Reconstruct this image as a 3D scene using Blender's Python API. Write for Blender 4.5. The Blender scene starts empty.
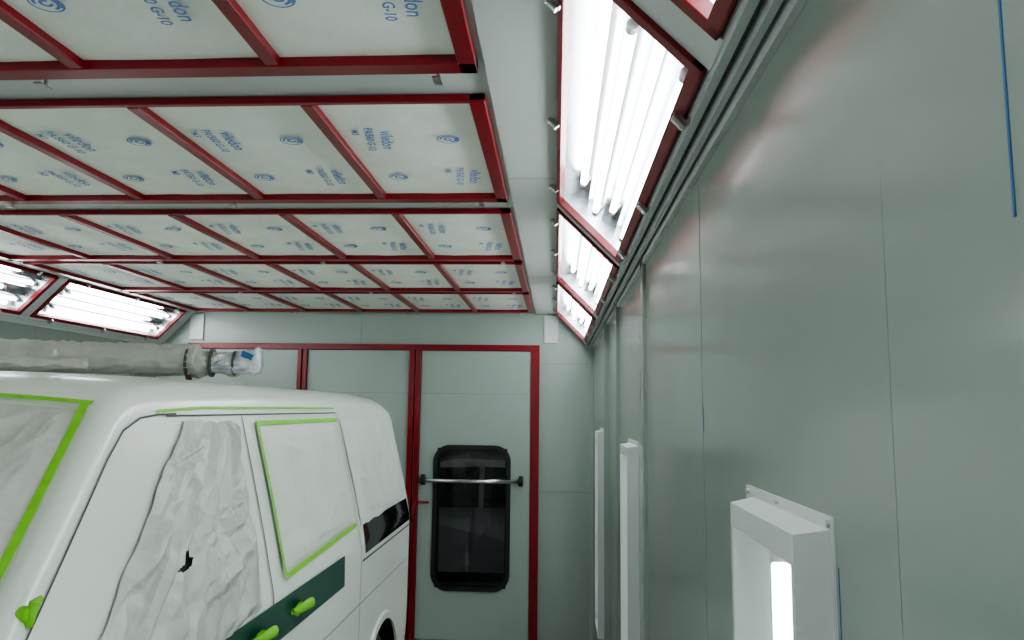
import bpy, bmesh, math, random
from mathutils import Vector, Matrix, noise
random.seed(4)
CAMZ=1.9
CEIL=2.86
FZ=-.32
XR=.37; XL=-4.14; YB=7.35; YF=-2.6
scene=bpy.context.scene
COL=scene.collection
# ---------------------------------------------------------------- materials
def mat(name,col,rough=.5,metal=0,spec=.5,var=0,vscale=3,bump=0,bscale=20,coat=0,emit=0,ecol=(1,1,1),bdist=.01,stretch=None):
    m=bpy.data.materials.new(name); m.use_nodes=True
    nt=m.node_tree; b=nt.nodes['Principled BSDF']
    b.inputs['Base Color'].default_value=(*col,1); b.inputs['Roughness'].default_value=rough
    b.inputs['Metallic'].default_value=metal; b.inputs['Specular IOR Level'].default_value=spec
    b.inputs['Coat Weight'].default_value=coat; b.inputs['Coat Roughness'].default_value=.1
    if emit: 
        b.inputs['Emission Color'].default_value=(*ecol,1); b.inputs['Emission Strength'].default_value=emit
    tc=nt.nodes.new('ShaderNodeTexCoord'); mp=nt.nodes.new('ShaderNodeMapping')
    nt.links.new(tc.outputs['Object'],mp.inputs['Vector'])
    if stretch: mp.inputs['Scale'].default_value=stretch
    if var:
        n=nt.nodes.new('ShaderNodeTexNoise'); n.inputs['Scale'].default_value=vscale; n.inputs['Detail'].default_value=4
        nt.links.new(mp.outputs['Vector'],n.inputs['Vector'])
        r=nt.nodes.new('ShaderNodeValToRGB')
        r.color_ramp.elements[0].position=.3; r.color_ramp.elements[1].position=.7
        r.color_ramp.elements[0].color=(*[c*(1-var) for c in col],1); r.color_ramp.elements[1].color=(*[min(1,c*(1+var)) for c in col],1)
        nt.links.new(n.outputs['Fac'],r.inputs['Fac']); nt.links.new(r.outputs['Color'],b.inputs['Base Color'])
    if bump:
        n=nt.nodes.new('ShaderNodeTexNoise'); n.inputs['Scale'].default_value=bscale; n.inputs['Detail'].default_value=3
        nt.links.new(mp.outputs['Vector'],n.inputs['Vector'])
        bp=nt.nodes.new('ShaderNodeBump'); bp.inputs['Strength'].default_value=bump; bp.inputs['Distance'].default_value=bdist
        nt.links.new(n.outputs['Fac'],bp.inputs['Height']); nt.links.new(bp.outputs['Normal'],b.inputs['Normal'])
    return m
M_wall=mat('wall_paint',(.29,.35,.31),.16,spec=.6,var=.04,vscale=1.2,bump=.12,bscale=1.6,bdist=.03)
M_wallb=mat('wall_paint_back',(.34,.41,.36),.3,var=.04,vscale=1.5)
M_ceil=mat('ceiling_paint',(.50,.55,.52),.35,var=.03)
M_white=mat('white_metal',(.58,.62,.60),.3,var=.03)
M_red=mat('red_paint',(.21,.004,.012),.3,var=.12,vscale=6)
M_filter=mat('filter_fleece',(.87,.91,.83),.9,var=.035,vscale=7,bump=.3,bscale=9,bdist=.02)
M_blue=mat('blue_print',(.17,.26,.54),.8)
M_tube=mat('tube_glow',(1,1,1),.4,emit=14,ecol=(.93,.98,1))
M_lens=mat('light_lens',(.9,.95,1),.4,emit=6,ecol=(.90,.97,1))
M_refl=mat('reflector_metal',(.52,.56,.58),.22,metal=.75)
M_steel=mat('zinc_steel',(.55,.55,.53),.3,metal=1)
M_black=mat('black_rubber',(.012,.012,.013),.5)
M_tear=mat('tear_shadow',(.05,.05,.05),.6)
M_gap=mat('panel_gap',(.08,.09,.08),.7)
M_seam=mat('seam_paint',(.22,.27,.235),.35)
M_glass=mat('dark_glass',(.008,.010,.010),.04,spec=.6)
M_van=mat('van_white_paint',(.70,.74,.66),.28,coat=.3,var=.015,vscale=2)
M_paper=mat('masking_paper',(.50,.52,.46),.38,var=.07,vscale=4,bump=.8,bscale=9,bdist=.02)
M_paper2=mat('masking_paper_taut',(.60,.63,.56),.45,var=.04,vscale=4,bump=.3,bscale=7,bdist=.015)
M_kraft=mat('grey_masking_paper',(.47,.48,.43),.33,var=.15,vscale=7,bump=.6,bscale=14)
M_lime=mat('lime_tape',(.20,.56,.03),.5,var=.1,vscale=20)
M_green=mat('green_stripe',(.006,.06,.04),.35)
M_floor=mat('floor_concrete',(.30,.31,.30),.6,var=.15,vscale=4)
M_grate=mat('grate_steel',(.25,.25,.25),.4,metal=.8)
M_bluet=mat('blue_tape',(.03,.12,.28),.5)
M_lamp=mat('lamp_lens',(.55,.57,.60),.08)
M_tail=mat('tail_lens',(.35,.01,.01),.1)
M_bay=mat('workshop_dark',(.10,.10,.105),.7,var=.3)
M_carpaint=mat('grey_car_paint',(.34,.35,.38),.2,coat=.5,var=.05)
M_bayfill=mat('bay_fill_glow',(1,1,1),.4,emit=22,ecol=(1,.96,.9))  # glow of the added light that brightens the bay
M_pane=bpy.data.materials.new('tinted_pane'); M_pane.use_nodes=True
nt=M_pane.node_tree; nt.nodes.clear()
o_=nt.nodes.new('ShaderNodeOutputMaterial'); mx=nt.nodes.new('ShaderNodeMixShader'); fr=nt.nodes.new('ShaderNodeFresnel'); tr=nt.nodes.new('ShaderNodeBsdfTransparent'); gl=nt.nodes.new('ShaderNodeBsdfGlossy')
fr.inputs[0].default_value=1.5; tr.inputs[0].default_value=(.5,.52,.53,1); gl.inputs['Roughness'].default_value=.02
nt.links.new(fr.outputs[0],mx.inputs[0]); nt.links.new(tr.outputs[0],mx.inputs[1]); nt.links.new(gl.outputs[0],mx.inputs[2]); nt.links.new(mx.outputs[0],o_.inputs[0])
# ---------------------------------------------------------------- helpers
def mk(name,verts,faces,m,parent=None,smooth=False):
    me=bpy.data.meshes.new(name); me.from_pydata([tuple(v) for v in verts],[],faces); me.update()
    o=bpy.data.objects.new(name,me); COL.objects.link(o)
    ms=m if isinstance(m,(list,tuple)) else [m]
    for x in ms: me.materials.append(x)
    if smooth:
        for p in me.polygons: p.use_smooth=True
    if parent: o.parent=parent
    return o
def empty(name,loc=(0,0,0)):
    e=bpy.data.objects.new(name,None); COL.objects.link(e); e.empty_display_size=.1
    return e
CF=[(0,3,2,1),(4,5,6,7),(0,1,5,4),(1,2,6,5),(2,3,7,6),(3,0,4,7)]
class Geo:
    def __init__(s): s.v=[]; s.f=[]; s.m=[]
    def box(s,a,b,mi=0,tf=None):
        x0,y0,z0=a; x1,y1,z1=b; n=len(s.v)
        vs=[(x0,y0,z0),(x1,y0,z0),(x1,y1,z0),(x0,y1,z0),(x0,y0,z1),(x1,y0,z1),(x1,y1,z1),(x0,y1,z1)]
        if tf: vs=[tf(*p) for p in vs]
        s.v+=[tuple(p) for p in vs]; s.f+=[tuple(i+n for i in f) for f in CF]; s.m+=[mi]*6
    def poly(s,vs,mi=0):
        n=len(s.v); s.v+=[tuple(p) for p in vs]; s.f.append(tuple(range(n,n+len(vs)))); s.m.append(mi)
    def cyl(s,p0,p1,r,mi=0,seg=12,r1=None):
        p0=Vector(p0);p1=Vector(p1);d=(p1-p0).normalized()
        a=d.orthogonal().normalized(); b=d.cross(a); n=len(s.v); r1=r if r1 is None else r1
        for P,R in((p0,r),(p1,r1)):
            for i in range(seg):
                t=2*math.pi*i/seg; s.v.append(tuple(P+a*R*math.cos(t)+b*R*math.sin(t)))
        for i in range(seg):
            j=(i+1)%seg; s.f.append((n+i,n+j,n+seg+j,n+seg+i)); s.m.append(mi)
        s.f.append(tuple(n+i for i in range(seg))[::-1]); s.m.append(mi)
        s.f.append(tuple(n+seg+i for i in range(seg))); s.m.append(mi)
    def make(s,name,mats,parent=None,bevel=0,autosmooth=False):
        o=mk(name,s.v,s.f,mats,parent)
        for p,mi in zip(o.data.polygons,s.m): p.material_index=mi
        bm=bmesh.new(); bm.from_mesh(o.data); bmesh.ops.recalc_face_normals(bm,faces=bm.faces); bm.to_mesh(o.data); bm.free()
        if autosmooth:
            for p in o.data.polygons: p.use_smooth=len(p.vertices)==4
        if bevel:
            md=o.modifiers.new('bevel','BEVEL'); md.width=bevel; md.segments=2; md.limit_method='ANGLE'
        return o
# ---------------------------------------------------------------- room shell
g=Geo(); g.box((XL-.1,YF-.1,FZ-.1),(XR+.1,YB+4.1,FZ),0)
for i in range(0,70):
    y=YF+.3+i*.135
    g.box((-2.9,y,FZ),(-1.2,y+.03,FZ+.006),1)
g.make('floor',[M_floor,M_grate])
SZ=CEIL-.30
g=Geo(); g.box((XR,YF,FZ),(XR+.1,YB,CEIL+.3),0)
for y in (-1.8,-.6,1.88,3.1,4.32,5.55,6.8):
    g.box((XR-.0008,y-.0014,FZ),(XR,y+.0014,SZ-.01),1)
g.box((XR-.0004,.835,FZ),(XR,.8357,2.2),1)
g.box((XR-.014,3.02,FZ),(XR,3.10,2.53),0); g.box((XR-.02,4.3,FZ),(XR,4.36,2.53),0); g.box((XR-.03,5.2,FZ),(XR,5.25,2.53),0)
g.box((XR-.001,.597,2.06),(XR,.600,2.7),2)
g.box((XR-.001,1.868,1.85),(XR,1.870,1.91),2)
g.box((XR-.001,1.0085,.4),(XR,1.0098,1.70),2)
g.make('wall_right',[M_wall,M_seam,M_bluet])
g=Geo(); g.box((XL-.1,YF,FZ),(XL,YB,CEIL+.3),0)
for y in (-1.8,-.6,.62,1.88,3.1,4.32,5.55,6.8): g.box((XL,y-.0025,FZ),(XL+.0015,y+.0025,SZ),1)
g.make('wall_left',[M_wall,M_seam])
wx,wz=-.825,.845; HW,HH=.335,.65
def holed(g,x0,x1,z0,z1,ya,yb,mi=0):
    g.box((x0,ya,z0),(wx-HW,yb,z1),mi); g.box((wx+HW,ya,z0),(x1,yb,z1),mi)
    g.box((wx-HW,ya,z0),(wx+HW,yb,wz-HH),mi); g.box((wx-HW,ya,wz+HH),(wx+HW,yb,z1),mi)
g=Geo(); holed(g,XL-.1,XR+.1,FZ,CEIL+.3,YB,YB+.06)
g.box((-.15,YB-.002,2.36),(XR,YB,2.365),1); g.box((-.15,YB-.002,1.1),(XR,YB,1.104),1)
g.box((-2.0,YB-.002,2.54),(-1.995,YB,CEIL),1)
g.box((XR-.04,YB-.03,FZ),(XR,YB,SZ),0)
g.box((-.12,YB-.02,SZ+.01),(.02,YB,CEIL-.01),2)
g.box((-3.80,YB-.02,SZ+.02),(-3.66,YB,CEIL-.01),2)
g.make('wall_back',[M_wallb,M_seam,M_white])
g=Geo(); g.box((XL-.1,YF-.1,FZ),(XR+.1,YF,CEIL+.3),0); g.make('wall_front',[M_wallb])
# workshop bay seen through the door window
g=Geo(); g.box((XL-.1,YB+4,FZ),(XR+.1,YB+4.1,CEIL+.3)); g.box((XL-.1,YB+.06,FZ),(XL,YB+4,CEIL+.3)); g.box((XR+1.0,YB+.06,FZ),(XR+1.1,YB+4.1,CEIL+.3))
for k in range(6): g.box((-3.2+.6*k,YB+3.9,.2),(-3.1+.6*k,YB+4,2.4))
g.make('wall_workshop',[M_bay])
g=Geo(); g.box((XL-.1,YB+.06,CEIL+.2),(XR+1.1,YB+4.1,CEIL+.3)); g.make('ceiling_workshop',[M_bay])
g=Geo(); g.cyl((-2.2,YB+1.0,CEIL+.05),(-.3,YB+1.0,CEIL+.05),.025); b_=empty('added_bay_light'); g.make('tube',[M_bayfill],b_)  # unseen light, added to brighten the bay behind the door window
g=Geo(); g.box((-2.25,YB+.94,CEIL+.08),(-.25,YB+1.06,CEIL+.2)); g.make('fill_tube_mount',[M_white],b_)
XS0=0.0; XS1=-3.77
g=Geo(); g.box((XL-.1,YF,CEIL+.2),(XR+.1,YB,CEIL+.3)); 
g.box((XS1,YF,CEIL+.015),(XS0,YB,CEIL+.03))
g.box((XS0-.205,YF,CEIL-.0),(XS0-.0,YB,CEIL+.03)); g.box((XS1,YF,CEIL),(XS1+.09,YB,CEIL+.03))
for y in (-1.0,1.2,2.95,5.2): g.box((XS0-.2,y,CEIL-.001),(XS0,y+.003,CEIL),1)
g.make('ceiling',[M_ceil,M_seam])
# ---------------------------------------------------------------- grey car parked behind the doors
car=empty('parked_car')
prof=[(0,.32),(0,.62),(.10,.80),(.9,.95),(1.5,1.42),(1.8,1.48),(3.0,1.46),(3.6,1.02),(4.0,.95),(4.05,.6),(4.05,.32)]
g=Geo(); cx0=-3.0; cy0=YB+1.3
def cp(u,z,s): 
    h=.78-(.16*max(0,(z-.92))/.5 if z>.92 else 0)
    return (cx0+u, cy0+.8+s*h, FZ+z*1.1)
for s in (1,-1): g.poly([cp(u,z,s) for u,z in prof])
for (a,b),(c,e_) in zip(prof,prof[1:]+prof[:1]): g.poly([cp(a,b,1),cp(c,e_,1),cp(c,e_,-1),cp(a,b,-1)])
g.make('body',[M_carpaint],car,bevel=.04)
g=Geo()
for q in ([(1.05,.98),(1.55,1.38),(2.1,1.40),(2.1,.98)],[(2.16,.98),(2.16,1.40),(2.95,1.38),(3.4,1.02)]):
    for s in (1,-1): g.poly([(cp(u,z,s)[0],cp(u,z,s)[1]+s*.006,cp(u,z,s)[2]) for u,z in q])
g.make('windows',[M_glass],car)
g=Geo()
for u in (.75,3.2):
    for s in (1,-1): g.cyl((cx0+u,cy0+.8+s*.60,FZ+.31),(cx0+u,cy0+.8+s*.80,FZ+.31),.31,0,28); g.cyl((cx0+u,cy0+.8+s*.80,FZ+.31),(cx0+u,cy0+.8+s*.81,FZ+.31),.19,1,28)
g.make('wheels',[M_black,M_steel],car)
# ---------------------------------------------------------------- filter rows
def text_mesh(body,size):
    c=bpy.data.curves.new('t','FONT'); c.body=body; c.size=size; c.align_x='CENTER'; c.align_y='CENTER'
    c.resolution_u=3; c.offset=.0008
    o=bpy.data.objects.new('t',c); COL.objects.link(o); bpy.context.view_layer.update()
    me=bpy.data.meshes.new_from_object(o.evaluated_get(bpy.context.evaluated_depsgraph_get()))
    v=[tuple(x.co) for x in me.vertices]; f=[tuple(p.vertices) for p in me.polygons]
    bpy.data.objects.remove(o); return v,f
def logo():
    v=[];f=[]
    for r0,r1,a0,a1 in ((.036,.041,0,2*math.pi),(.023,.031,.4,4.9),(.008,.016,2.5,7.8),(.031,.036,1,2.2)):
        n=20;b=len(v)
        for i in range(n+1):
            a=a0+(a1-a0)*i/n
            v+= [(r0*math.cos(a),r0*math.sin(a),0),(r1*math.cos(a),r1*math.sin(a),0)]
        f+=[(b+2*i,b+2*i+1,b+2*i+3,b+2*i+2) for i in range(n)]
    return v,f
def merge(parts):
    v=[];f=[]
    for (pv,pf),(dx,dy) in parts:
        b=len(v); v+=[(x+dx,y+dy,0) for x,y,z in pv]; f+=[tuple(i+b for i in q) for q in pf]
    return v,f
TXT=merge([(text_mesh('viledon',.062),(0,.048)),(text_mesh('PA/560 G-10',.042),(0,-.012)),(text_mesh('M3',.036),(-.06,-.060))])
LG=logo()
FX1=-.225; NP=6; PW=.57; FX0=FX1-NP*PW
def filter_row(y0,y1,detail=True):
    e=empty('ceiling_filter_frame')
    g=Geo(); zb=CEIL-.018; zt=CEIL+.012
    g.box((FX0,y0,zb+.006),(FX1,y0+.022,zt)); g.box((FX0,y1-.062,zb),(FX1,y1,zt))
    g.box((FX0,y0,zb),(FX0+.045,y1,zt)); g.box((FX1-.050,y0,zb),(FX1,y1,zt))
    for i in range(1,NP):
        x=FX1-i*PW; g.box((x-.020,y0+.020,zb+.003),(x+.020,y1-.062,zt))
    g.make('frame',[M_red],e,bevel=.003)
    v=[];f=[];nx=NP*10;ny=12
    for j in range(ny+1):
        for i in range(nx+1):
            x=FX0+.03+(FX1-FX0-.06)*i/nx; y=y0+.015+(y1-y0-.045)*j/ny
            s=abs(math.sin(math.pi*(i%10)/10))*math.sin(math.pi*j/ny)*.010
            s+=.003*noise.noise(Vector((x*7,y*7,1)))
            v.append((x,y,CEIL+.010-s))
    for j in range(ny):
        for i in range(nx):
            a=j*(nx+1)+i; f.append((a,a+nx+1,a+nx+2,a+1))
    mk('fleece',v,f,M_filter,e,True)
    V=[];F=[]
    for p in range(NP):
        for c in range(2):
            for r in range(2):
                x=FX1-PW*p-.165-.27*c; y=y0+.34+.42*r
                pv,pf=(TXT if (c+r)%2 else LG)
                ang=random.uniform(-.05,.05)-.12
                b=len(V)
                for q in pv:
                    X=q[0]*math.cos(ang)-q[1]*math.sin(ang); Y=q[0]*math.sin(ang)+q[1]*math.cos(ang)
                    V.append((x+Y,y+X,CEIL-.0045))
                F+=[tuple(i+b for i in q) for q in pf]
    mk('printed_marks',V,F,M_blue,e)
    g=Geo()
    for x in (FX1-.12,FX1-1.3,FX1-2.4):
        g.cyl((x,y1+.035,CEIL+.015),(x,y1+.035,CEIL-.028),.005); g.box((x-.012,y1+.0,CEIL-.028),(x+.012,y1+.05,CEIL-.022))
    g.make('latches',[M_steel],e)
for y0,y1 in ((-1.85,-.60),(-.48,.70),(.82,1.955),(2.15,3.25),(3.45,4.59),(4.70,5.84),(5.95,7.12)): filter_row(y0,y1)
# ---------------------------------------------------------------- sloped light fixtures
S=math.sqrt(.5)
def slopeR(t,y,n): return (XS0+t*S-n*S, y, CEIL-t*S-n*S)
def slopeL(t,y,n): return (XS1-t*S+n*S, y, CEIL-t*S-n*S)
W=.424
def fixture(y0,y1,tf):
    e=empty('fluorescent_light_fixture')
    g=Geo()
    a,b=.008,W-.012
    fw=.032
    g.box((a,y0,-.02),(a+fw*.6,y1,.012),0,tf); g.box((b-fw,y0,-.02),(b,y1,.012),0,tf)
    g.box((a,y0,-.02),(b,y0+.035,.012),0,tf); g.box((a,y1-.035,-.02),(b,y1,.012),0,tf)
    g.make('red_frame',[M_red],e,bevel=.003)
    g=Geo()
    d=-.12
    def quad(p): g.poly([tf(*q) for q in p])
    A=a+.03; B=b-.03; NT=4; w_=(B-A)/NT
    for k in range(NT):
        t0=A+k*w_
        P_=[(t0,-.075),(t0+w_*.25,d),(t0+w_*.75,d),(t0+w_,-.075)]
        for (u,nn),(u2,n2) in zip(P_,P_[1:]): quad([(u,y0+.015,nn),(u,y1-.015,nn),(u2,y1-.015,n2),(u2,y0+.015,n2)])
    quad([(a+.005,y0+.01,-.015),(a+.005,y1-.01,-.015),(A,y1-.015,-.075),(A,y0+.015,-.075)])
    quad([(b-.005,y0+.01,-.015),(b-.005,y1-.01,-.015),(B,y1-.015,-.075),(B,y0+.015,-.075)])
    quad([(a,y0+.01,-.015),(b,y0+.01,-.015),(b,y0+.012,d-.01),(a,y0+.012,d-.01)])
    quad([(a,y1-.01,-.015),(b,y1-.01,-.015),(b,y1-.012,d-.01),(a,y1-.012,d-.01)])
    g.make('reflector',[M_refl],e)
    g=Geo(); h=Geo()
    for i in range(NT):
        t=A+(i+.5)*w_
        off=.05+.22*(i%2)
        ya=y0+off; yb=y1-(.27-.22*(i%2))
        g.cyl(tf(t,ya,-.08),tf(t,yb,-.08),.014)
        for p,q in ((ya-.03,ya),(yb,yb+.03)): h.cyl(tf(t,p,-.08),tf(t,q,-.08),.015); h.box((t-.012,p,-.118),(t+.012,q,-.085),0,tf)
    g.make('tubes',[M_tube],e,autosmooth=True); h.make('tube_holders',[M_white],e)
    g=Geo(); L=y1-y0
    for fy in (.12,.5,.88):
        y=y0+L*fy
        for t,dr in ((0,-1),(b,1)):
            g.box((t-.022,y-.008,.012),(t+.022,y+.008,.02),0,tf)
            g.cyl(tf(t+dr*.012,y,-.01),tf(t+dr*.012,y,.034),.006)
            g.cyl(tf(t-.02,y,.026),tf(t+.02,y,.026),.0075)
    g.make('latches',[M_steel],e)
RNG=((-2.5,-.68),(-.58,1.26),(1.38,3.27),(3.38,5.25),(5.36,7.18))
for tf,nm in ((slopeR,'right'),(slopeL,'left')):
    for a,b in RNG: fixture(a,b,tf)
    g=Geo(); ys=[YF]+[q for r in RNG for q in r]+[YB]
    for i in range(0,len(ys),2): g.box((0,ys[i],-.03),(W,ys[i+1],0),0,tf)
    sg=1 if nm=='right' else -1
    X0=.30 if sg>0 else XS1-.30
    def bx(xa,xb,za,zb,mi=0):
        A=X0+sg*xa;B=X0+sg*xb; g.box((min(A,B),YF,za),(max(A,B),YB,zb),mi)
    bx(-.004,.075,SZ,SZ+.02)
    bx(.0,.018,SZ-.014,SZ+.0); bx(.018,.030,SZ-.004,SZ,1); bx(.032,.046,SZ-.03,SZ); bx(.046,.052,SZ-.006,SZ,1); bx(.056,.07,SZ-.05,SZ); 
    g.make('trim_soffit_'+nm,[M_white,M_gap],bevel=0)
# ---------------------------------------------------------------- wall lights
def wall_light(y0,y1,side=1):
    e=empty('wall_light_fixture')
    X=XR if side>0 else XL; s=-side
    z0,z1=.22,1.745
    def P(n,y,z): return (X+s*n,y,z)
    g=Geo()
    yo0,yo1=y0,y1+.06
    def ring(n_a,A,n_b,B):
        (ya,yb,za,zb)=A;(yc,yd,zc,zd)=B
        a=[P(n_a,ya,za),P(n_a,yb,za),P(n_a,yb,zb),P(n_a,ya,zb)]
        b=[P(n_b,yc,zc),P(n_b,yd,zc),P(n_b,yd,zd),P(n_b,yc,zd)]
        for i in range(4):
            j=(i+1)%4; g.poly([a[i],a[j],b[j],b[i]])
    fl=(yo0,yo1,z0-.03,z1+.018)
    ring(.0,fl,.003,fl)
    m1=(yo0+.010,yo1-.05,z0,z1)
    ring(.003,fl,.003,m1)
    m2=(yo0+.014,yo1-.07,z0+.005,z1-.008)
    ring(.003,m1,.050,m2)
    m3=(m2[0]+.006,m2[1]-.022,m2[2]+.05,m2[3]-.040)
    ring(.050,m2,.052,m3)
    m4=(m3[0]+.004,m3[1]-.085,m3[2]+.03,m3[3]-.012)
    ring(.052,m3,.012,m4)
    g.poly([P(.012,m4[0],m4[2]),P(.012,m4[1],m4[2]),P(.012,m4[1],m4[3]),P(.012,m4[0],m4[3])])
    g.make('housing',[M_white],e)
    g=Geo()
    lo=P(.012,m4[0]+.006,m4[2]+.02); hi=P(.036,m4[0]+.150,m4[3]-.014)
    g.box((min(lo[0],hi[0]),lo[1],lo[2]),(max(lo[0],hi[0]),hi[1],hi[2]))
    g.make('light_lens',[M_lens],e,bevel=.004)
    g=Geo()
    for y,z in ((yo0+.01,z1+.008),(yo1-.02,z1+.008),(yo1-.2,z1+.01)): g.cyl(P(.003,y,z),P(.008,y,z),.005)
    g.make('rivets',[M_steel],e)
for y in (-1.3,1.02,3.34,5.66):
    wall_light(y,y+.38,1); wall_light(y,y+.38,-1)
# ---------------------------------------------------------------- back door
DX0,DX1,DZ=-3.80,-.165,CAMZ+.645
d=empty('door_1')
g=Geo(); yf=YB-.05
g.box((DX0,yf,DZ-.06),(DX1,YB,DZ)); g.box((DX0,yf,FZ),(DX0+.06,YB,DZ-.06)); g.box((DX1-.085,yf,FZ),(DX1,YB,DZ-.06))
g.box((-1.48,yf-.012,FZ),(-1.425,YB,DZ-.06)); g.box((-1.41,yf-.012,FZ),(-1.36,YB,DZ-.06))
g.box((-2.63,yf-.012,FZ),(-2.59,YB,DZ-.06)); g.box((-2.575,yf-.012,FZ),(-2.535,YB,DZ-.06))
g.make('red_frame',[M_red],d,bevel=.004)
g=Geo()
for a,b in ((DX0+.06,-2.63),(-2.535,-1.48)):
    g.box((a+.004,YB-.03,FZ+.01),(b-.004,YB,DZ-.064)); g.box((a+.004,YB-.0315,2.05),(b-.004,YB-.03,2.054),1)
a,b=-1.36,DX1-.085
holed(g,a+.004,b-.004,FZ+.01,DZ-.064,YB-.03,YB); g.box((a+.004,YB-.0315,2.05),(b-.004,YB-.03,2.054),1)
g.make('leaves',[M_wallb,M_seam],d)
def rrect(w,h,r,n=8):
    p=[]
    for cx,cy,a0 in ((w-r,h-r,0),(-w+r,h-r,90),(-w+r,-h+r,180),(w-r,-h+r,270)):
        for i in range(n+1):
            a=math.radians(a0+90*i/n); p.append((cx+r*math.cos(a),cy+r*math.sin(a)))
    return p
def win(wx,nm):
    g=Geo(); o=rrect(.385,.70,.16); q=rrect(.345,.66,.125); n=len(o)
    yb=YB-.03; yo=YB-.048
    for i in range(n):
        j=(i+1)%n
        g.poly([(wx+o[i][0],yb,wz+o[i][1]),(wx+o[j][0],yb,wz+o[j][1]),(wx+o[j][0],yo,wz+o[j][1]),(wx+o[i][0],yo,wz+o[i][1])])
        g.poly([(wx+o[i][0],yo,wz+o[i][1]),(wx+o[j][0],yo,wz+o[j][1]),(wx+q[j][0],yo,wz+q[j][1]),(wx+q[i][0],yo,wz+q[i][1])])
        g.poly([(wx+q[i][0],yo,wz+q[i][1]),(wx+q[j][0],yo,wz+q[j][1]),(wx+q[j][0],yo+.014,wz+q[j][1]),(wx+q[i][0],yo+.014,wz+q[i][1])])
    hh=[(HW,HH),(-HW,HH),(-HW,-HH),(HW,-HH)]
    for (a1,b1),(a2,b2) in zip(hh,hh[1:]+hh[:1]):
        k=.985
        g.poly([(wx+a1*k,YB-.034,wz+b1*k),(wx+a2*k,YB-.034,wz+b2*k),(wx+a2*k,YB+.06,wz+b2*k),(wx+a1*k,YB+.06,wz+b1*k)])
        g.poly([(wx+a1*k,YB-.0335,wz+b1*k),(wx+a2*k,YB-.0335,wz+b2*k),(wx+a2*1.04,YB-.0335,wz+b2*1.03),(wx+a1*1.04,YB-.0335,wz+b1*1.03)])
    g.make(nm+'_gasket',[M_black],d)
    mk(nm,[(wx+x,yo+.010,wz+z) for x,z in q],[tuple(range(n))[::-1]],M_pane,d)
win(wx,'window_pane')
g=Geo(); zb=CAMZ-.70
g.cyl((-1.30,YB-.12,zb),(-.35,YB-.12,zb),.018,0); 
for x in (-1.31,-.34):
    g.cyl((x-.02,YB-.12,zb),(x+.02,YB-.12,zb),.030,1); g.box((x-.022,YB-.12,zb-.03),(x+.022,YB-.03,zb+.03),1)
    g.box((x-.02,YB-.045,zb-.05),(x+.02,YB-.03,zb+.05),1)
g.make('push_bar',[M_steel,M_black],d,autosmooth=True)
g=Geo()
pts=[(-1.36,YB-.07,1.02),(-1.38,YB-.12,.98),(-1.38,YB-.13,.88),(-1.36,YB-.11,.80)]
g.cyl((-1.24,YB-.06,.985),(-1.40,YB-.09,.985),.012)
for a,b in zip(pts,pts[1:]): g.cyl(a,b,.011)
g.make('red_handle',[M_red],d)
# ---------------------------------------------------------------- VAN
van=empty('delivery_van')
VC=-2.06
def interp(tab,x):
    if x<=tab[0][0]: return tab[0][1]
    for (a,b),(c,e) in zip(tab,tab[1:]):
        if x<=c:
            t=(x-a)/(c-a); return b+(e-b)*t
    return tab[-1][1]
TT=[(.70,.88),(.74,.97),(.82,1.03),(1.0,1.09),(1.24,1.14),(1.30,1.17),(2.06,1.885),(2.14,1.94),(2.25,1.965),(2.5,1.985),(3.0,1.995),(4.8,1.99),(5.35,1.965),(5.6,1.92),(5.72,1.86),(5.80,1.77)]
def T(y): return (interp(TT,y-.03)+interp(TT,y)+interp(TT,y+.03))/3
def RR(y): return interp([(.7,.05),(1.2,.06),(2.0,.07),(2.5,.10),(5.8,.12)],y)
def ws(y,z):
    w=.96
    if z>1.10: w-=.172*((z-1.10)/.72)**1.12
    if z<.5: w-=.03*((.5-z)/.5)**2
    if y<1.45: w-=.26*((1.45-y)/.75)**2.4
    if y>5.55: w-=.12*((y-5.55)/.25)**3
    return w
def side(y,z,off=0): 
    z=min(z,T(y)-RR(y)*.6)
    return (VC+ws(y,z)+off,y,z)
CR=.03
def topz(y,x):
    r=RR(y); xe=ws(y,T(y)-r)-r
    return T(y)+CR*(1-(x/xe)**2)
ys=[.70,.715,.735,.76,.79,.82]
y=.86
while y<5.80: ys.append(y); y+=.05
ys+=[5.80]
SILL=-.02
V=[];F=[]; ring=None
for y in ys:
    r=RR(y); t=T(y); pts=[]
    for i in range(22):
        z=SILL+(t-r-SILL)*i/21; pts.append((ws(y,z),z))
    w0=ws(y,t-r)
    for i in range(1,8):
        a=math.pi/2*i/7; pts.append((w0-r+r*math.cos(a),t-r+r*math.sin(a)))
    xe=w0-r
    for i in range(1,8):
        x=xe*(1-i/7); pts.append((x,t+CR*(1-(x/xe)**2)))
    full=pts+[(-a,b) for a,b in pts[-2::-1]]
    ring=len(full)
    V+=[(VC+a,y,b) for a,b in full]
n=len(ys)
for j in range(n-1):
    for i in range(ring):
        k=(i+1)%ring
        F.append((j*ring+i,j*ring+k,(j+1)*ring+k,(j+1)*ring+i))
F.append(tuple(range(ring))[::-1]); F.append(tuple((n-1)*ring+i for i in range(ring)))
body=mk('body',V,F,[M_van,M_black],van,True)
bm=bmesh.new(); bm.from_mesh(body.data); bmesh.ops.recalc_face_normals(bm,faces=bm.faces); bm.to_mesh(body.data); bm.free()
WZ=.08; WR=.40
g=Geo()
for wy in (1.62,4.80):
    for s in (1,-1): g.cyl((VC+s*.62,wy,WZ),(VC+s*1.1,wy,WZ),.475,0,44)
cut=g.make('cutter',[M_black])
md=body.modifiers.new('b','BOOLEAN'); md.object=cut; md.operation='DIFFERENCE'; md.solver='EXACT'
bpy.context.view_layer.update()
nm=bpy.data.meshes.new_from_object(body.evaluated_get(bpy.context.evaluated_depsgraph_get()))
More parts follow.
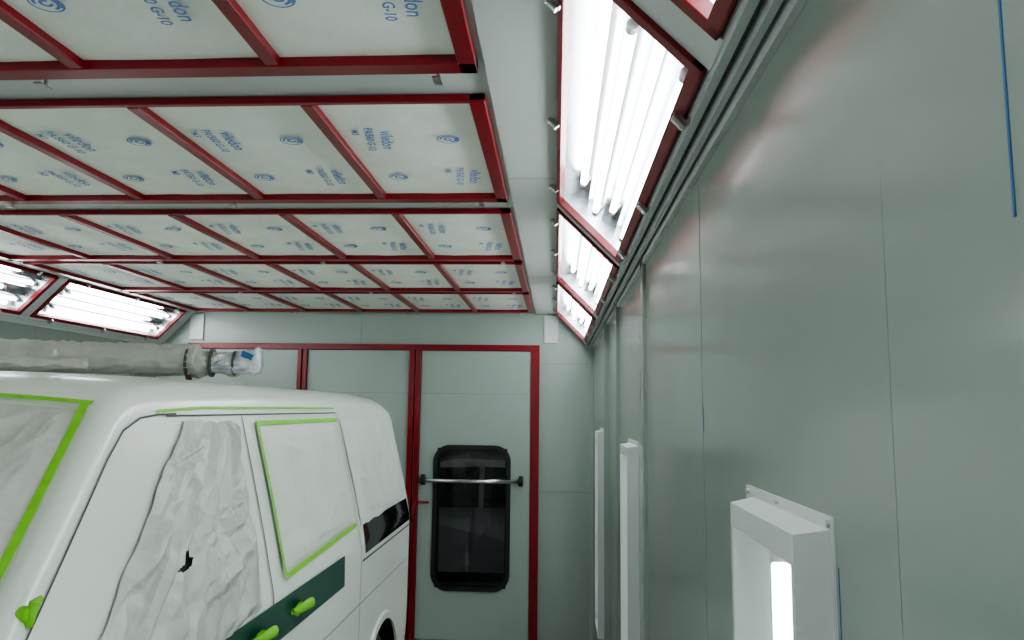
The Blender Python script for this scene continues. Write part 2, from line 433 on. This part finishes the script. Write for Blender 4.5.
body.modifiers.clear(); body.data=nm
bpy.data.objects.remove(cut)
for p in body.data.polygons: p.use_smooth=True
body.data.set_sharp_from_angle(angle=math.radians(38))
for wy in (1.62,4.80):
    for s in (1,-1):
        g=Geo(); x=VC+s*.80; k_=WR/.345
        seg=40; prof=[(-.10,.20),(-.11,.30),(-.08,.345),(.08,.345),(.11,.32),(.115,.24),(.10,.225),(.07,.215),(.06,.10),(.085,.07),(.09,0.001)]
        for k in range(seg):
            a0=2*math.pi*k/seg;a1=2*math.pi*(k+1)/seg
            for q,(p0,p1) in enumerate(zip(prof,prof[1:])):
                c=[(p0,a0),(p0,a1),(p1,a1),(p1,a0)]
                g.poly([(x+s*p[0],wy+k_*p[1]*math.cos(a),WZ+k_*p[1]*math.sin(a)) for p,a in c],0 if q<5 else 1)
        g.make('wheel',[M_black,M_steel],van,autosmooth=True)
        g=Geo()
        for k in range(24):
            a0=math.pi*k/24;a1=math.pi*(k+1)/24
            def q(a,rr,o): 
                yy=wy+rr*math.cos(a); zz=WZ+rr*math.sin(a); return (VC+s*(ws(yy,zz)+o),yy,zz)
            g.poly([q(a0,.475,.001),q(a1,.475,.001),q(a1,.475,.015),q(a0,.475,.015)])
            g.poly([q(a0,.475,.015),q(a1,.475,.015),q(a1,.51,.012),q(a0,.51,.012)])
            g.poly([q(a0,.51,.012),q(a1,.51,.012),q(a1,.525,.0),q(a0,.525,.0)])
        g.make('arch_lip',[M_van],van,autosmooth=True)
def ribbon(name,path,w,m,off=.003,both=False,parent=van,sub=8):
    P=[]
    for a,b in zip(path,path[1:]):
        for i in range(sub): P.append((a[0]+(b[0]-a[0])*i/sub,a[1]+(b[1]-a[1])*i/sub))
    P.append(path[-1]); v=[];f=[]
    for i,p in enumerate(P):
        q=P[min(i+1,len(P)-1)]; o=P[max(i-1,0)]
        dx,dz=q[0]-o[0],q[1]-o[1]; l=math.hypot(dx,dz) or 1; nx,nz=-dz/l,dx/l
        v.append(side(p[0]+nx*w/2,p[1]+nz*w/2,off)); v.append(side(p[0]-nx*w/2,p[1]-nz*w/2,off))
    f=[(2*i,2*i+1,2*i+3,2*i+2) for i in range(len(P)-1)]
    if both:
        k=len(v); v+=[(2*VC-x,y,z) for x,y,z in v]; f+=[tuple(i+k for i in q) for q in f]
    return mk(name,v,f,m,parent)
def crease(w):
    w2=w+Vector((noise.noise(w*.7)*1.6,noise.noise(w*.7+Vector((5,5,5)))*1.6,0))
    r1=1-abs(noise.noise(w2))*3.2; r2=1-abs(noise.noise(w2*2.1+Vector((3,1,7))))*3.0
    r3=1-abs(noise.noise(w2*4.3+Vector((8,2,1))))*3.0
    return max(r1,0)**1.3*1.0+max(r2,0)**1.3*.45+max(r3,0)*.10+1.2*noise.noise(w*.6)
def folds(n,seed):
    R=random.Random(seed); L=[]
    for _ in range(n):
        a=R.uniform(-.5,.5)+ (math.pi/2 if R.random()<.3 else 0)
        L.append((R.uniform(0,1),R.uniform(0,1),math.cos(a),math.sin(a),R.uniform(.10,.45),R.uniform(.4,1)*R.choice((1,-.8)),R.uniform(.02,.06)))
    return L
def foldh(L,a,b):
    h=0
    for (px,pz,c,s,ln,am,wd) in L:
        dx,dz=a-px,b-pz
        al=-dx*s+dz*c; ac=dx*c+dz*s
        if abs(al)<ln:
            k=1-(al/ln)**2
            h+=am*k*max(0,1-abs(ac)/(wd*(.5+k)))
    return h
def inpoly(y,z,P):
    r=False
    for i in range(len(P)):
        a,b=P[i],P[i-1]
        if (a[1]>z)!=(b[1]>z) and y<(b[0]-a[0])*(z-a[1])/(b[1]-a[1])+a[0]: r=not r
    return r
def patch(name,c,nu,nv,m,base=.006,amp=0,fs=6,seed=0,jit=0,parent=van,mirror=False,asp=.55,fold=0,hole=None):
    v=[];f=[];yz=[]; L=folds(fold,seed) if fold else []
    for j in range(nv+1):
        for i in range(nu+1):
            a,b=i/nu,j/nv
            y=(1-b)*((1-a)*c[0][0]+a*c[1][0])+b*((1-a)*c[3][0]+a*c[2][0])
            z=(1-b)*((1-a)*c[0][1]+a*c[1][1])+b*((1-a)*c[3][1]+a*c[2][1])
            if jit:
                k=max(0,1-min(a,1-a,b,1-b)*14)
                y+=k*jit*(noise.noise(Vector((y*5,z*5,seed+9)))+.5*noise.noise(Vector((y*17,z*17,seed+9))))
                z+=k*jit*(noise.noise(Vector((y*5,z*5,seed+19)))+.5*noise.noise(Vector((y*17,z*17,seed+9))))
            w=Vector((y*fs,z*fs*asp,seed))
            d=amp*(.55*crease(w)+.5+(foldh(L,a,b)*.9 if L else .2*crease(w)))
            ed=min(1,min(a,1-a,b,1-b)*12)
            yz.append((y,z))
            v.append(side(y,z,base+max(d,-.002)*(.2+.8*ed)))
    for j in range(nv):
        for i in range(nu):
            a=j*(nu+1)+i
            if hole and inpoly(yz[a][0],yz[a][1],hole): continue
            f.append((a,a+1,a+nu+2,a+nu+1))
    if mirror: v=[(2*VC-x,y,z) for x,y,z in v]
    return mk(name,v,f,m,parent,True)
hp=[(2.22,1.395),(2.26,1.413),(2.285,1.445),(2.31,1.452),(2.30,1.425),(2.335,1.418),(2.30,1.402),(2.26,1.39)]
for mir in (False,True):
    patch('door_paper',[(1.50,1.04),(2.80,1.14),(2.85,1.845),(2.46,1.845)],230,170,M_paper,.006,.034,2.7,1,.035,mirror=mir,fold=46,hole=hp)
    patch('slide_window_paper',[(3.06,1.23),(4.14,1.26),(4.14,1.82),(3.05,1.82)],80,60,M_paper2,.004,.010,2.2,7,.0,mirror=mir,fold=6)
    patch('rear_window_paper',[(4.28,1.22),(5.50,1.24),(5.36,1.83),(4.26,1.83)],80,60,M_paper2,.004,.013,2.2,11,.01,mirror=mir,fold=6)
    patch('rear_window_glass',[(4.32,1.06),(5.60,1.07),(5.56,1.23),(4.32,1.23)],20,4,M_glass,.003,0,mirror=mir)
patch('tear_shadow_sheet',[(1.95,1.25),(2.75,1.25),(2.75,1.75),(2.40,1.75)],14,10,M_tear,.003,0)  # dark sheet under the door paper, its colour stands in for shade in the tear
ribbon('window_tape',[(3.05,1.83),(3.055,1.22),(3.07,1.205),(4.15,1.25)],.022,M_lime,.016,True)
ribbon('window_tape_top',[(3.04,1.83),(4.17,1.83)],.020,M_lime,.014,True)
ribbon('window_tape_rear',[(4.15,1.26),(4.15,1.83)],.006,M_lime,.014,True)
ribbon('roof_tape',[(2.30,1.880),(2.6,1.893),(4.2,1.895)],.009,M_lime,.006,True)
ribbon('stripe',[(1.5,1.05),(3.90,1.05)],.155,M_green,.0035,True,sub=40)
ribbon('door_gap',[(2.93,0),(2.93,1.86)],.008,M_gap,.005,True)
ribbon('door_gap_top',[(2.35,1.865),(4.22,1.868),(4.22,.05)],.006,M_gap,.0045,True,sub=14)
ribbon('slide_rail',[(4.25,1.03),(5.62,1.035)],.012,M_gap,.0035,True)
ribbon('pillar_gap',[(y_,T(y_)-RR(y_)-.012) for y_ in (2.42,2.3,2.2,2.1,2.0,1.8,1.6,1.5,1.42)]+[(1.36,1.0),(1.36,.8)],.006,M_gap,.004,True)
ribbon('waist_crease',[(1.3,.80),(5.5,.80)],.006,M_seam,.003,True,sub=30)
def handle(name,y,z,l,m,rk=1,arch=.042):
    v=[];f=[];N=14;S_=10
    for i in range(N+1):
        t=i/N; yy=y+(t-.5)*l; zz=z+.022*rk*math.sin(math.pi*t)-.014*(t-.5)
        off=.012+arch*math.sin(math.pi*min(max(t,.0),1))**.6
        rad=.017*rk*(.55+.45*math.sin(math.pi*t)**.5)
        c=Vector(side(yy,zz,off))
        for k in range(S_):
            a=2*math.pi*k/S_; v.append(c+Vector((rad*.8*math.cos(a),0,rad*1.3*math.sin(a))))
    for i in range(N):
        for k in range(S_):
            q=(k+1)%S_; f.append((i*S_+k,i*S_+q,(i+1)*S_+q,(i+1)*S_+k))
    f.append(tuple(range(S_))); f.append(tuple(N*S_+k for k in range(S_)))
    o=mk(name,v,f,m,van,True)
    pl=[side(y+.06*rk*math.cos(a*math.pi/8)-.0,z-.004+.028*rk*math.sin(a*math.pi/8),.006) for a in range(16)]
    mk(name+'_cup',pl,[tuple(range(16))],m,van)
handle('slide_door_handle',3.20,1.045,.19,M_lime); handle('front_door_handle',2.78,1.045,.19,M_lime)
g=Geo(); c=Vector(side(1.622,1.44,0))
g.cyl(c-Vector((.01,0,0)),c+Vector((.014,-.004,.0)),.020,0,16,.016)
g.cyl(c+Vector((.010,-.002,-.026)),c+Vector((.017,.004,.030)),.009,0,12,.012)
g.cyl(c+Vector((.015,.004,.024)),c+Vector((.022,.020,.034)),.010,0,12,.006)
g.make('mirror_stub',[M_lime],van,bevel=.003,autosmooth=True)
def wsx(y): r=RR(y); return ws(y,T(y)-r)-r
v=[];f=[];nu,nv=180,90
LW=folds(44,77)
for j in range(nv+1):
    y=1.34+(2.055-1.34)*j/nv
    for i in range(nu+1):
        a=i/nu*2-1; x=a*(wsx(y)-.012)
        w=Vector((x*2.6,y*2.2,4))
        dd=.004+.028*max(0,.7*crease(w)+.35+.9*foldh(LW,i/nu,j/nv))*min(1,(1-abs(a))*10)*min(1,min(j,nv-j)/6)
        v.append((VC+x,y-dd*.7,topz(y,x)+dd*.7))
for j in range(nv):
    for i in range(nu):
        a=j*(nu+1)+i; f.append((a,a+1,a+nu+2,a+nu+1))
mk('windscreen_paper',v,f,M_paper,van,True)
for s in (1,-1):
    v=[];f=[]
    for j in range(31):
        y=1.32+(2.075-1.32)*j/30
        for e_ in (-.032,-.006):
            x=wsx(y)+e_; v.append((VC+s*x,y-.012,topz(y,x)+.014))
    f=[(2*i,2*i+1,2*i+3,2*i+2) for i in range(30)]
    mk('windscreen_tape',v,f,M_lime,van)
v=[]
for i in range(41):
    x=(i/20-1)*(wsx(2.06)-.0)
    for y in (2.063,2.078): v.append((VC+x,y-.012,topz(y,x)+.014))
mk('windscreen_tape_top',v,[(2*i,2*i+1,2*i+3,2*i+2) for i in range(40)],M_lime,van)
g=Geo()
g.box((VC-.72,.64,.10),(VC+.72,.74,.50),0); g.box((VC-.45,.675,.60),(VC+.45,.71,.84),1)
for k in range(4): g.box((VC-.44,.668,.62+k*.06),(VC+.44,.676,.64+k*.06),0)
g.make('front_bumper',[M_van,M_black],van,bevel=.02)
g=Geo()
for s in (1,-1): g.box((VC+s*.60-.12,.68,.62),(VC+s*.60+.12,.80,.86),0)
g.make('headlamps',[M_lamp],van,bevel=.03)
g=Geo()
g.box((VC-.84,5.76,.05),(VC+.84,5.86,.36),0); g.make('rear_bumper',[M_van],van,bevel=.02)
g=Geo()
for s in (1,-1): g.box((VC+s*.79-.04,5.72,.95),(VC+s*.79+.04,5.815,1.30),0)
g.make('tail_lamps',[M_tail],van,bevel=.01)
g=Geo(); g.box((VC-.005,5.8,.36),(VC+.005,5.803,1.75)); g.box((VC-.6,5.8,1.2),(VC-.08,5.804,1.65)); g.box((VC+.08,5.8,1.2),(VC+.6,5.804,1.65)); g.make('rear_windows',[M_glass],van)
# ---------------------------------------------------------------- paper roll on the roof
roll=empty('masking_paper_roll')
M_wrap=mat('clear_plastic_wrap',(.62,.66,.70),.2,var=.35,vscale=20)
def tube_mesh(name,p0,p1,rf,m,nu=90,ns=28,amp=.01,seed=0):
    p0=Vector(p0);p1=Vector(p1);d=(p1-p0); L=d.length; d.normalize(); up=Vector((0,0,1)); b=d.cross(up).normalized(); up=b.cross(d)
    v=[];f=[]
    for i in range(nu+1):
        t=i/nu
        for k in range(ns):
            a=2*math.pi*k/ns
            w=Vector((t*L*5+seed,math.cos(a)*1.3,math.sin(a)*1.3))
            r=rf(t)*(1+amp*8*(max(0,1-abs(noise.noise(w*1.6))*2.3)**2-.3)*.5)
            zf=.82 if math.sin(a)<0 else 1
            v.append(p0+d*(t*L)+b*r*math.cos(a)+up*r*math.sin(a)*zf)
    for i in range(nu):
        for k in range(ns):
            q=(k+1)%ns; f.append((i*ns+k,i*ns+q,(i+1)*ns+q,(i+1)*ns+k))
    f.append(tuple(range(ns))[::-1]); f.append(tuple(nu*ns+k for k in range(ns)))
    return mk(name,v,f,m,roll,True)
tube_mesh('roll',(-2.98,3.05,2.112),(-1.66,3.30,2.10),lambda t:.076,M_kraft,140,36,amp=.05)
tube_mesh('crumpled_end',(-1.70,3.29,2.098),(-1.47,3.34,2.085),lambda t:.072-.03*t+.008*math.sin(t*9),M_kraft,30,30,.09,5)
tube_mesh('plastic_end',(-1.60,3.30,2.09),(-1.38,3.33,2.10),lambda t:.036+.022*t,M_wrap,20,24,.13,9)
g=Geo()
for k in range(3): g.cyl((-1.70+.10*k,3.285+.018*k,2.098),(-1.690+.10*k,3.287+.018*k,2.098),.077-.010*k,0,24)
g.cyl((-1.44,3.27,2.14),(-1.39,3.27,2.12),.014,1)
g.make('bands',[M_gap,M_bluet],roll)
tube_mesh('loose_sheet',(-2.98,2.86,2.064),(-1.98,2.98,2.062),lambda t:.036-.012*t,M_kraft,80,20,.13,3)
# ---------------------------------------------------------------- world, camera
w=bpy.data.worlds.new('world'); scene.world=w; w.use_nodes=True
w.node_tree.nodes['Background'].inputs[0].default_value=(.5,.55,.55,1); w.node_tree.nodes['Background'].inputs[1].default_value=.05
cd=bpy.data.cameras.new('camera'); cam=bpy.data.objects.new('camera',cd); COL.objects.link(cam)
cd.sensor_width=36; cd.lens=730/1024*36; cd.clip_start=.02
cam.matrix_world=Matrix.Translation((0,0,CAMZ))@Matrix.Rotation(math.radians(3.5),4,'Z')@Matrix.Rotation(math.radians(97),4,'X')@Matrix.Rotation(math.radians(.75),4,'Z')
scene.camera=cam
scene.view_settings.view_transform='AgX'
try: scene.view_settings.look='AgX - Medium High Contrast'
except Exception as ex: print(ex)
scene.view_settings.exposure=.38
